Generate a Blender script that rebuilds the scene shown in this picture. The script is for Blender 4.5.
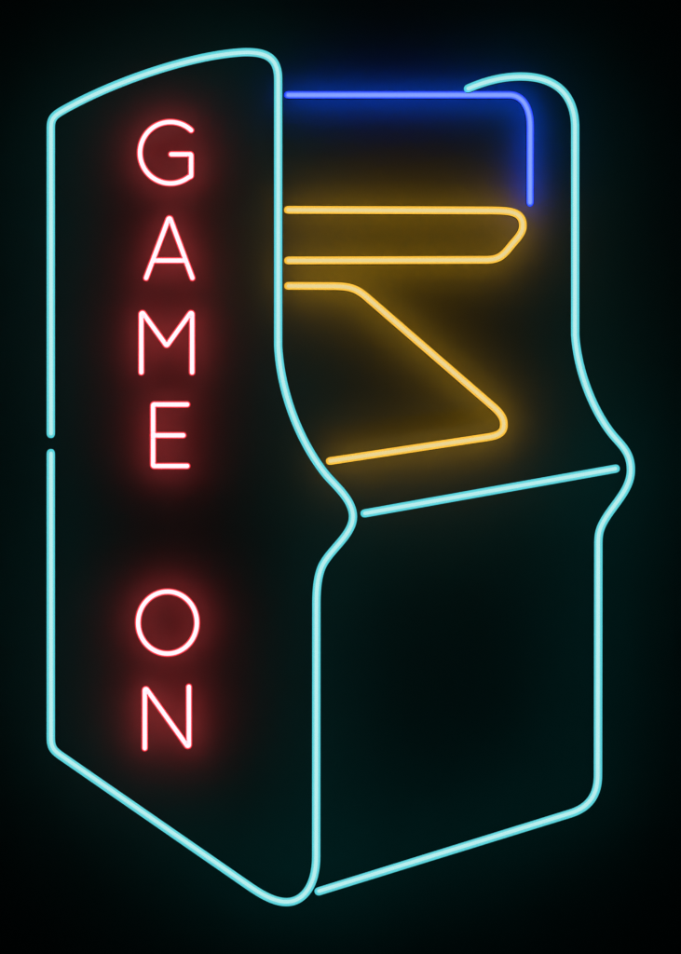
import bpy, bmesh, math, random
from mathutils import Vector

random.seed(4)
scene = bpy.context.scene
for o in list(bpy.data.objects):
    bpy.data.objects.remove(o, do_unlink=True)
C = scene.collection

# ------------------------------------------------------------------ camera
S = 0.0015                 # metres per unit of the sign drawing (the sign is about 0.9 x 1.3 m)
W, H = 681.0, 954.0        # width and height of the framed piece of wall, in drawing units
CZ = 1.55                  # height of the sign's centre above the ground
DIST = 5.0                 # camera to wall
cam_data = bpy.data.cameras.new('camera')
cam = bpy.data.objects.new('camera', cam_data)
C.objects.link(cam)
cam.location = (0, -DIST, CZ)
cam.rotation_euler = (math.radians(90), 0, 0)
cam_data.sensor_fit = 'VERTICAL'
cam_data.sensor_height = 24.0
cam_data.lens = 24.0 * DIST / (H * S)
cam_data.clip_start = 0.05
cam_data.clip_end = 200
scene.camera = cam

# ------------------------------------------------------------------ world: night, no light but the neon
world = bpy.data.worlds.new("World")
scene.world = world
world.use_nodes = True
bg = world.node_tree.nodes.get('Background')
bg.inputs[0].default_value = (0.0, 0.0, 0.0, 1)
bg.inputs[1].default_value = 0.0

# ------------------------------------------------------------------ exposure
scene.view_settings.view_transform = 'Standard'
scene.view_settings.look = 'None'
scene.view_settings.exposure = 0.0
scene.view_settings.gamma = 1.0
scene.render.engine = 'CYCLES'
scene.cycles.transparent_max_bounces = 24
scene.cycles.max_bounces = 8

# ------------------------------------------------------------------ materials
def new_mat(name):
    m = bpy.data.materials.new(name)
    m.use_nodes = True
    nt = m.node_tree
    nt.nodes.clear()
    return m, nt, nt.nodes.new('ShaderNodeOutputMaterial')

def wall_material():
    m, nt, out = new_mat('dark_painted_wall')
    N, L = nt.nodes, nt.links
    p = N.new('ShaderNodeBsdfPrincipled')
    tc = N.new('ShaderNodeTexCoord')
    n1 = N.new('ShaderNodeTexNoise'); n1.inputs['Scale'].default_value = 260; n1.inputs['Detail'].default_value = 4
    n2 = N.new('ShaderNodeTexNoise'); n2.inputs['Scale'].default_value = 5; n2.inputs['Detail'].default_value = 5
    for n in (n1, n2):
        L.new(tc.outputs['Object'], n.inputs['Vector'])
    ramp = N.new('ShaderNodeValToRGB')
    ramp.color_ramp.elements[0].position = 0.3
    ramp.color_ramp.elements[1].position = 0.7
    ramp.color_ramp.elements[0].color = (0.225, 0.238, 0.242, 1)
    ramp.color_ramp.elements[1].color = (0.250, 0.264, 0.268, 1)
    L.new(n2.outputs['Fac'], ramp.inputs['Fac'])
    L.new(ramp.outputs['Color'], p.inputs['Base Color'])
    b = N.new('ShaderNodeBump'); b.inputs['Strength'].default_value = 0.12; b.inputs['Distance'].default_value = 0.002
    L.new(n1.outputs['Fac'], b.inputs['Height'])
    L.new(b.outputs['Normal'], p.inputs['Normal'])
    p.inputs['Roughness'].default_value = 0.85
    p.inputs['Specular IOR Level'].default_value = 0.15
    L.new(p.outputs[0], out.inputs['Surface'])
    return m

def shell_material(name, emit, trans, scatter=0.10, tint=(0.8, 0.8, 0.8)):
    """tinted glowing glass: gives off light, lets the brighter gas inside shine through"""
    m, nt, out = new_mat(name)
    N, L = nt.nodes, nt.links
    e = N.new('ShaderNodeEmission'); e.inputs[0].default_value = (*emit, 1); e.inputs[1].default_value = 1.0
    t = N.new('ShaderNodeBsdfTransparent'); t.inputs[0].default_value = (*trans, 1)
    d = N.new('ShaderNodeBsdfDiffuse'); d.inputs[0].default_value = (*tint, 1)
    tl = N.new('ShaderNodeBsdfTranslucent'); tl.inputs[0].default_value = (*tint, 1)
    dm = N.new('ShaderNodeMixShader'); dm.inputs[0].default_value = 0.5
    L.new(d.outputs[0], dm.inputs[1]); L.new(tl.outputs[0], dm.inputs[2])
    mx = N.new('ShaderNodeMixShader'); mx.inputs[0].default_value = scatter
    L.new(t.outputs[0], mx.inputs[1]); L.new(dm.outputs[0], mx.inputs[2])
    ad = N.new('ShaderNodeAddShader')
    L.new(e.outputs[0], ad.inputs[0]); L.new(mx.outputs[0], ad.inputs[1])
    L.new(ad.outputs[0], out.inputs['Surface'])
    return m

def core_material(name, emit):
    m, nt, out = new_mat(name)
    e = nt.nodes.new('ShaderNodeEmission'); e.inputs[0].default_value = (*emit, 1); e.inputs[1].default_value = 1.0
    nt.links.new(e.outputs[0], out.inputs['Surface'])
    return m

def filter_material(name, trans):
    """added colour filter behind the glass: only tints what shines towards the wall"""
    m, nt, out = new_mat(name)
    t = nt.nodes.new('ShaderNodeBsdfTransparent'); t.inputs[0].default_value = (*trans, 1)
    nt.links.new(t.outputs[0], out.inputs['Surface'])
    return m

def mask_material(name):
    m, nt, out = new_mat(name)
    p = nt.nodes.new('ShaderNodeBsdfPrincipled')
    p.inputs['Base Color'].default_value = (0.01, 0.01, 0.01, 1)
    p.inputs['Roughness'].default_value = 0.7
    p.inputs['Specular IOR Level'].default_value = 0.2
    nt.links.new(p.outputs[0], out.inputs['Surface'])
    return m

def clear_glass_material(name):
    m, nt, out = new_mat(name)
    t = nt.nodes.new('ShaderNodeBsdfTransparent'); t.inputs[0].default_value = (0.97, 0.98, 0.98, 1)
    g = nt.nodes.new('ShaderNodeBsdfGlossy'); g.inputs['Roughness'].default_value = 0.2
    mx = nt.nodes.new('ShaderNodeMixShader'); mx.inputs[0].default_value = 0.015
    nt.links.new(t.outputs[0], mx.inputs[1]); nt.links.new(g.outputs[0], mx.inputs[2])
    nt.links.new(mx.outputs[0], out.inputs['Surface'])
    return m

M_WALL = wall_material()
M_BLACK = mask_material('black_light_mask')  # added mask behind the tubes, limits how far their glow spreads
M_POST = clear_glass_material('clear_glass_support')

# (shell, middle haze, core, added wall glow, added wall filter) of each tube colour
NEON = {
    'cyan': (shell_material('cyan_neon_glass', (0.036, 0.345, 0.390), (0.75, 0.80, 0.80), 0.16),
             shell_material('cyan_neon_haze', (0.060, 0.080, 0.065), (0.9, 0.9, 0.9), 0.0),
             core_material('cyan_neon_gas', (0.68, 0.68, 0.62)),
             core_material('cyan_added_wall_glow', (0.40, 1.6, 1.5)),
             filter_material('cyan_added_wall_filter', (0.02, 0.62, 0.60))),
    'amber': (shell_material('amber_neon_glass', (0.500, 0.258, 0.014), (0.80, 0.80, 0.75)),
              shell_material('amber_neon_haze', (0.02, 0.070, 0.045), (0.9, 0.9, 0.9), 0.0),
              core_material('amber_neon_gas', (0.46, 0.54, 0.40)),
              core_material('amber_added_wall_glow', (8.6, 5.2, 0.30)),
              filter_material('amber_added_wall_filter', (1.0, 0.82, 0.12))),
    'blue': (shell_material('blue_neon_glass', (0.007, 0.027, 0.60), (0.80, 0.80, 0.85)),
             shell_material('blue_neon_haze', (0.055, 0.085, 0.20), (0.9, 0.9, 0.9), 0.0),
             core_material('blue_neon_gas', (0.30, 0.41, 1.1)),
             core_material('blue_added_wall_glow', (0.1, 1.9, 15.0)),
             filter_material('blue_added_wall_filter', (0.06, 0.70, 1.0))),
    'red': (shell_material('red_neon_glass', (0.38, 0.010, 0.018), (0.98, 0.97, 0.97), 0.01),
            shell_material('red_neon_haze', (0.50, 0.030, 0.055), (0.98, 0.97, 0.97), 0.0),
            core_material('red_neon_gas', (1.6, 0.97, 1.03)),
            core_material('red_added_wall_glow', (8.4, 2.2, 2.4)),
            filter_material('red_added_wall_filter', (0.66, 0.20, 0.20))),
}

# ------------------------------------------------------------------ helpers
def P(x, y, d):
    """a point of the sign drawing (units, y down) standing d units off the wall"""
    k = (DIST - d * S) / DIST
    return Vector(((x - W / 2) * S * k, -d * S, CZ + (H / 2 - y) * S * k))

def smooth_path(pts, n=14):
    """centripetal Catmull-Rom through the points"""
    out = []
    Q = [Vector((p[0], p[1])) for p in pts]
    Q = [Q[0] * 2 - Q[1]] + Q + [Q[-1] * 2 - Q[-2]]
    for i in range(1, len(Q) - 2):
        p0, p1, p2, p3 = Q[i - 1], Q[i], Q[i + 1], Q[i + 2]
        t0 = 0.0
        t1 = t0 + max((p1 - p0).length, 1e-6) ** 0.5
        t2 = t1 + max((p2 - p1).length, 1e-6) ** 0.5
        t3 = t2 + max((p3 - p2).length, 1e-6) ** 0.5
        for k in range(n):
            t = t1 + (t2 - t1) * k / n
            A1 = p0 * ((t1 - t) / (t1 - t0)) + p1 * ((t - t0) / (t1 - t0))
            A2 = p1 * ((t2 - t) / (t2 - t1)) + p2 * ((t - t1) / (t2 - t1))
            A3 = p2 * ((t3 - t) / (t3 - t2)) + p3 * ((t - t2) / (t3 - t2))
            B1 = A1 * ((t2 - t) / (t2 - t0)) + A2 * ((t - t0) / (t2 - t0))
            B2 = A2 * ((t3 - t) / (t3 - t1)) + A3 * ((t - t1) / (t3 - t1))
            out.append(B1 * ((t2 - t) / (t2 - t1)) + B2 * ((t - t1) / (t2 - t1)))
    out.append(Vector((pts[-1][0], pts[-1][1])))
    return out

def bez(p0, p1, p2, p3, n=24):
    p0, p1, p2, p3 = (Vector(p) for p in (p0, p1, p2, p3))
    return [p0 * (1 - t) ** 3 + p1 * 3 * t * (1 - t) ** 2 + p2 * 3 * t * t * (1 - t) + p3 * t ** 3
            for t in (k / n for k in range(n + 1))]

def join_paths(*ps):
    out = []
    for p in ps:
        for q in p:
            q = Vector((q[0], q[1]))
            if not out or (q - out[-1]).length > 1e-4:
                out.append(q)
    return out

def fillet(pts, n=8):
    """polyline with rounded corners: points are (x, y) or (x, y, radius)"""
    out = [Vector(pts[0][:2])]
    for i in range(1, len(pts) - 1):
        p, a, b = (Vector(pts[j][:2]) for j in (i, i - 1, i + 1))
        r = pts[i][2] if len(pts[i]) > 2 else 2.0
        u, v = (a - p).normalized(), (b - p).normalized()
        half = u.angle(v) / 2
        t = min(r / math.tan(half), (a - p).length * 0.49, (b - p).length * 0.49)
        p1, p2 = p + u * t, p + v * t
        c = p + (u + v).normalized() * (t / math.cos(half))
        rad = (p1 - c).length
        a1 = math.atan2(p1.y - c.y, p1.x - c.x)
        da = math.atan2(p2.y - c.y, p2.x - c.x) - a1
        da = (da + math.pi) % (2 * math.pi) - math.pi
        for k in range(n + 1):
            ang = a1 + da * k / n
            out.append(c + Vector((math.cos(ang), math.sin(ang))) * rad)
    out.append(Vector(pts[-1][:2]))
    return out

def sweep(bm, path, d, r, mat_index, closed=False, sides=20, slot=None, wrap=3):
    """a round tube along the drawing path, d units off the wall, with domed ends; r in units"""
    pts = [P(p.x, p.y, d) for p in path]
    R = r * S
    Y = Vector((0, -1, 0))
    n = len(pts)
    rings = []                                   # (centre, tangent, radius)
    for i, p in enumerate(pts):
        if closed:
            t = (pts[(i + 1) % n] - pts[i - 1]).normalized()
        elif i == 0:
            t = (pts[1] - p).normalized()
        elif i == n - 1:
            t = (p - pts[-2]).normalized()
        else:
            t = ((pts[i + 1] - p).normalized() + (p - pts[i - 1]).normalized()).normalized()
        rings.append((p, t, R))
    if not closed:
        p, t, _ = rings[0]
        head = [(p - t * R * math.sin(a), t, R * math.cos(a)) for a in (math.radians(q) for q in (80, 60, 40, 20))]
        p2, t2, _ = rings[-1]
        tail = [(p2 + t2 * R * math.sin(a), t2, R * math.cos(a)) for a in (math.radians(q) for q in (20, 40, 60, 80))]
        rings = head + rings + tail
    vr = []
    for c, t, q in rings:
        side = t.cross(Y).normalized()
        vr.append([bm.verts.new(c + side * (q * math.cos(2 * math.pi * k / sides)) + Y * (q * math.sin(2 * math.pi * k / sides)))
                   for k in range(sides)])
    m = len(vr)
    for i in range(m if closed else m - 1):
        a, b = vr[i], vr[(i + 1) % m]
        for k in range(sides):
            if slot is not None and wrap <= k < sides // 2 - wrap:   # light mask wraps past the middle, 10 degrees a step
                continue
            f = bm.faces.new((a[k], a[(k + 1) % sides], b[(k + 1) % sides], b[k]))
            f.material_index = mat_index
            if slot is not None and abs((k + 0.5) * 360 / sides - 270) > slot:
                f.material_index = mat_index + 1
            f.smooth = True
    if not closed and slot is None:
        f = bm.faces.new(vr[0][::-1]); f.material_index = mat_index; f.smooth = True
        f = bm.faces.new(vr[-1]); f.material_index = mat_index; f.smooth = True

def obj(name, bm, mats, parent=None):
    bmesh.ops.recalc_face_normals(bm, faces=bm.faces)
    me = bpy.data.meshes.new(name)
    bm.to_mesh(me); bm.free()
    for m in mats:
        me.materials.append(m)
    o = bpy.data.objects.new(name, me)
    C.objects.link(o)
    if parent:
        o.parent = parent
        o.matrix_parent_inverse = parent.matrix_basis.inverted()
    return o

def thing(name, label, cat, at, group=None):
    o = bpy.data.objects.new(name, None)
    o.empty_display_size = 0.03
    C.objects.link(o)
    o.location = P(at[0], at[1], 0)
    o['label'] = label
    o['category'] = cat
    if group:
        o['group'] = group
    return o

def tube(name, parent, path, colour, d, r, r_core, closed=False, r_mid=None):
    bm = bmesh.new()
    r *= 1.05
    sweep(bm, path, d, r, 0, closed)
    back = 0.0 if colour == 'cyan' else 0.28 * r                       # the bright gas column lies low in the tube
    sweep(bm, path, d - back, r_mid or (r + r_core) / 2, 1, closed, 16)
    sweep(bm, path, d - back, r_core, 2, closed, 16)
    for f in bm.faces:                                                  # added stronger emission on the wall-facing side of the column, for wall glow
        if f.material_index == 2 and f.calc_center_median().y > -(d - back - 0.4 * r_core) * S:
            f.material_index = 3
    # added light mask: black, with a colour-filtering slot along the middle that lets light out to the wall
    sweep(bm, path, d, r + 0.2, 4, closed, 36, SLOT[colour], 2 if colour == 'red' else 3)
    return obj(name, bm, (*NEON[colour], M_BLACK), parent)

def support(parent, x, y, d, r):
    """slim clear glass standoff: a foot on the wall, a post and a small cup behind the tube"""
    bm = bmesh.new()
    top = P(x, y, d - r - 0.4)
    base = Vector((top.x, 0, top.z))
    prof = [(0.0, 0.0), (2.2, 0.0), (2.2, 1.0), (1.3, 2.0), (1.1, (-top.y) / S - 3.0), (2.2, (-top.y) / S), (0.0, (-top.y) / S)]
    rings = []
    for q, h in prof:
        rings.append([bm.verts.new(base + Vector((q * S * math.cos(a), -h * S - 0.0005, q * S * math.sin(a))))
                      for a in (2 * math.pi * k / 12 for k in range(12))] if q else
                     [bm.verts.new(base + Vector((0, -h * S - 0.0005, 0)))])
    for a, b in zip(rings, rings[1:]):
        for k in range(12):
            k2 = (k + 1) % 12
            if len(a) == 1:
                bm.faces.new((a[0], b[k], b[k2]))
            elif len(b) == 1:
                bm.faces.new((a[k], b[0], a[k2]))
            else:
                bm.faces.new((a[k], b[k], b[k2], a[k2]))
    return obj('tube_support', bm, [M_POST], parent)

# ------------------------------------------------------------------ the wall behind the sign
bm = bmesh.new()
bmesh.ops.create_cube(bm, size=1.0)
for v in bm.verts:
    v.co = Vector((v.co.x * 9.0, v.co.y * 0.2 + 0.1, v.co.z * 5.0 + 2.5))
wall = obj('wall', bm, [M_WALL])
wall['kind'] = 'structure'
wall['label'] = 'smooth dark wall glowing faintly behind the neon sign'

# ------------------------------------------------------------------ the neon cabinet
D_CYAN, D_AMBER, D_BLUE, D_RED = 92, 28, 21, 27
SLOT = {'cyan': 58, 'amber': 48, 'blue': 42, 'red': 38}      # half-width of the open slot, degrees
R_T, R_C = 4.2, 1.7

# side panel: one long bent tube whose two ends meet at a gap on the left
side_path = join_paths(
    [(51, 433.5), (51, 128)],
    bez((51, 128), (51, 118.5), (54.5, 115.5), (63, 110.6), 14),
    bez((63, 110.6), (115, 81), (192, 55.5), (242, 52.6), 36),
    bez((242, 52.6), (266, 51.5), (278, 57.5), (278.2, 79), 20),
    [(278.2, 346)],
    bez((278.2, 346), (281, 398), (303, 446), (325.5, 474), 26),
    bez((325.5, 474), (334, 484.5), (353, 499.5), (353, 516.5), 18),
    bez((353, 516.5), (353, 535), (329, 550), (321.7, 567), 18),
    bez((321.7, 567), (317.5, 577), (316.4, 590), (316.4, 604), 14),
    [(316.2, 856)],
    bez((316.2, 856), (316.2, 886), (303, 901.8), (286.5, 901.8), 20),
    bez((286.5, 901.8), (274, 901.8), (261, 894), (248, 885), 14),
    [(61, 755.5)],
    bez((61, 755.5), (53, 750), (51, 746.5), (51, 737), 14),
    [(51, 453.5)])
t = thing('neon_tube', 'longest turquoise neon tube, outlining the cabinet side around the red letters',
          'neon tube', (51, 743), 'turquoise neon tubes')
tube('glass_tube', t, side_path, 'cyan', D_CYAN, R_T, R_C)
for x, y in ((51, 400), (51, 180), (140, 73.2), (278.2, 110), (278.2, 320), (353, 516.5), (316.3, 640), (316.3, 830), (200, 851.8), (51, 720), (51, 490)):
    support(t, x, y, D_CYAN, R_T)

# far edge of the cabinet
far_path = join_paths(
    bez((468.3, 88.6), (487, 80.5), (504, 76.8), (521, 76.8), 18),
    bez((521, 76.8), (556, 76.8), (575, 95), (575, 128), 26),
    [(575, 335)],
    bez((575, 335), (577.5, 372), (593.5, 412), (613, 435.5), 24),
    bez((613, 435.5), (622, 446), (630.7, 453), (630.7, 470), 16),
    bez((630.7, 470), (630.7, 491), (611, 506), (602, 524.5), 18),
    bez((602, 524.5), (598.6, 532), (598.2, 536), (598.2, 546), 8),
    [(597.8, 775)],
    bez((597.8, 775), (597.8, 796), (588, 808), (569, 813.6), 18),
    [(319, 891)])
t = thing('neon_tube', 'turquoise neon tube tracing the far right edge of the cabinet, hooked at its top',
          'neon tube', (598, 800), 'turquoise neon tubes')
tube('glass_tube', t, far_path, 'cyan', D_CYAN, R_T, R_C)
for x, y in ((500, 78.6), (575, 150), (575, 310), (630.7, 470), (598, 570), (598, 750), (510, 831.8), (345, 882.9)):
    support(t, x, y, D_CYAN, R_T)

# edge of the control panel
t = thing('neon_tube', 'short straight turquoise neon tube slanting up to the right below the amber zigzag',
          'neon tube', (490, 491), 'turquoise neon tubes')
tube('glass_tube', t, join_paths([(365, 513.3), (615.3, 468.7)]), 'cyan', D_CYAN, R_T, R_C)
for k in (0.12, 0.88):
    support(t, 365 + 250.3 * k, 513.3 - 44.6 * k, D_CYAN, R_T)

# top of the marquee
t = thing('neon_tube', 'deep blue neon tube running level and bending down at its right end', 'neon tube', (410, 95))
tube('glass_tube', t, join_paths([(288.2, 95), (509, 95)], bez((509, 95), (523, 95), (530, 108), (530.2, 126), 18), [(530, 202.5)]),
     'blue', D_BLUE, 3.9, 1.6)
for x, y in ((310, 95), (470, 95), (530, 180)):
    support(t, x, y, D_BLUE, 3.9)

# lower band of the marquee
t = thing('neon_tube', 'amber neon tube bent into a long flat loop under the blue tube',
          'neon tube', (400, 260), 'amber neon tubes')
loop = join_paths([(288.3, 210), (490, 210.6)],
                  bez((490, 210.6), (509, 210.8), (522.8, 211), (522.8, 226), 20),
                  bez((522.8, 226), (522.8, 233.5), (516.5, 239), (510, 247), 10),
                  bez((510, 247), (502.5, 256.5), (498, 259.8), (486, 260), 14),
                  [(288.5, 260.6)])
tube('glass_tube', t, loop, 'amber', D_AMBER, 4.1, 1.65)
for x, y in ((310, 210.1), (470, 210.5), (470, 260.1), (310, 260.5)):
    support(t, x, y, D_AMBER, 4.3)

# edge of the screen
t = thing('neon_tube', 'amber neon tube zigzagging down to a rounded corner and back to the left',
          'neon tube', (430, 352), 'amber neon tubes')
zig = join_paths([(288.5, 286), (334, 286.2)],
                 bez((334, 286.2), (351, 286.4), (357, 289), (367, 297.5), 14),
                 [(493.5, 407)],
                 bez((493.5, 407), (502, 414.5), (504, 419.5), (503.8, 425.5), 10),
                 bez((503.8, 425.5), (503.4, 433.5), (497, 435.8), (487, 437.3), 12),
                 [(330.2, 461)])
tube('glass_tube', t, zig, 'amber', D_AMBER, 4.1, 1.65)
for x, y in ((310, 286.1), (400, 326), (470, 386.6), (470, 439.9), (355, 457.2)):
    support(t, x, y, D_AMBER, 4.3)

# ------------------------------------------------------------------ the red letters
RL, RC, RM = 3.25, 2.06, 2.43
GROUP = 'red neon letters down the cabinet side'

def letter(label, at, strokes, posts):
    t = thing('neon_letter', label, 'neon letter', at, GROUP)
    for name, path, closed in strokes:
        tube(name, t, path, 'red', D_RED, RL, RC, closed, RM)
    for x, y in posts:
        support(t, x, y, D_RED, RL)
    return t

def arc(cx, cy, rx, ry, a0, a1, n=64):
    return [Vector((cx + rx * math.cos(math.radians(a0 + (a1 - a0) * k / n)),
                    cy + ry * math.sin(math.radians(a0 + (a1 - a0) * k / n)))) for k in range(n + 1)]

g = arc(170.4, 152.7, 30.4, 30.7, -47, -311, 60)                      # over the top, round the left, to the lower right
g_path = join_paths(g[:-1], fillet([g[-2], (191.1, 176.3, 1.2), (191.1, 154.3, 1.1), (171.2, 154.3)])[1:])
letter('red neon letter G at the top of the vertical words', (170, 183), [('glass_tube', g_path, False)], [(140, 152.7), (171, 183.3)])
letter('red neon letter A between the G and the M', (169, 278),
       [('glass_tube', fillet([(146.1, 278), (169.4, 216.4, 1.1), (192.4, 278)]), False),
        ('crossbar', join_paths([(153.6, 260.5), (185.2, 260.5)]), False)], [(156, 252), (183, 252.5)])
letter('red neon letter M between the A and the E', (167, 372),
       [('glass_tube', fillet([(141.3, 372.4), (141.3, 310.8, 1.1), (166.7, 345.8, 1.1), (192.1, 310.8, 1.1), (192.1, 372.4)]), False)],
       [(141.3, 350), (192.1, 350)])
letter('red neon letter E ending the upper word', (170, 466),
       [('glass_tube', fillet([(187.2, 404.5), (153.1, 404.5, 1.1), (153.1, 466, 1.1), (187.2, 466)]), False),
        ('middle_bar', join_paths([(153.1, 435.3), (183.3, 435.3)]), False)], [(153.1, 420), (153.1, 452)])
letter('red neon letter O, a closed ring starting the lower word', (167.6, 653),
       [('glass_tube', arc(167.5, 622.6, 29.4, 31.0, 0, 360, 72)[:-1], True)], [(138.1, 622.6), (196.9, 622.6)])
letter('red neon letter N at the bottom of the vertical words', (167, 748),
       [('glass_tube', fillet([(144.8, 748.2), (144.8, 686.8, 1.1), (188.9, 748.2, 1.1), (188.9, 686.8)]), False)],
       [(144.8, 715), (188.9, 715)])
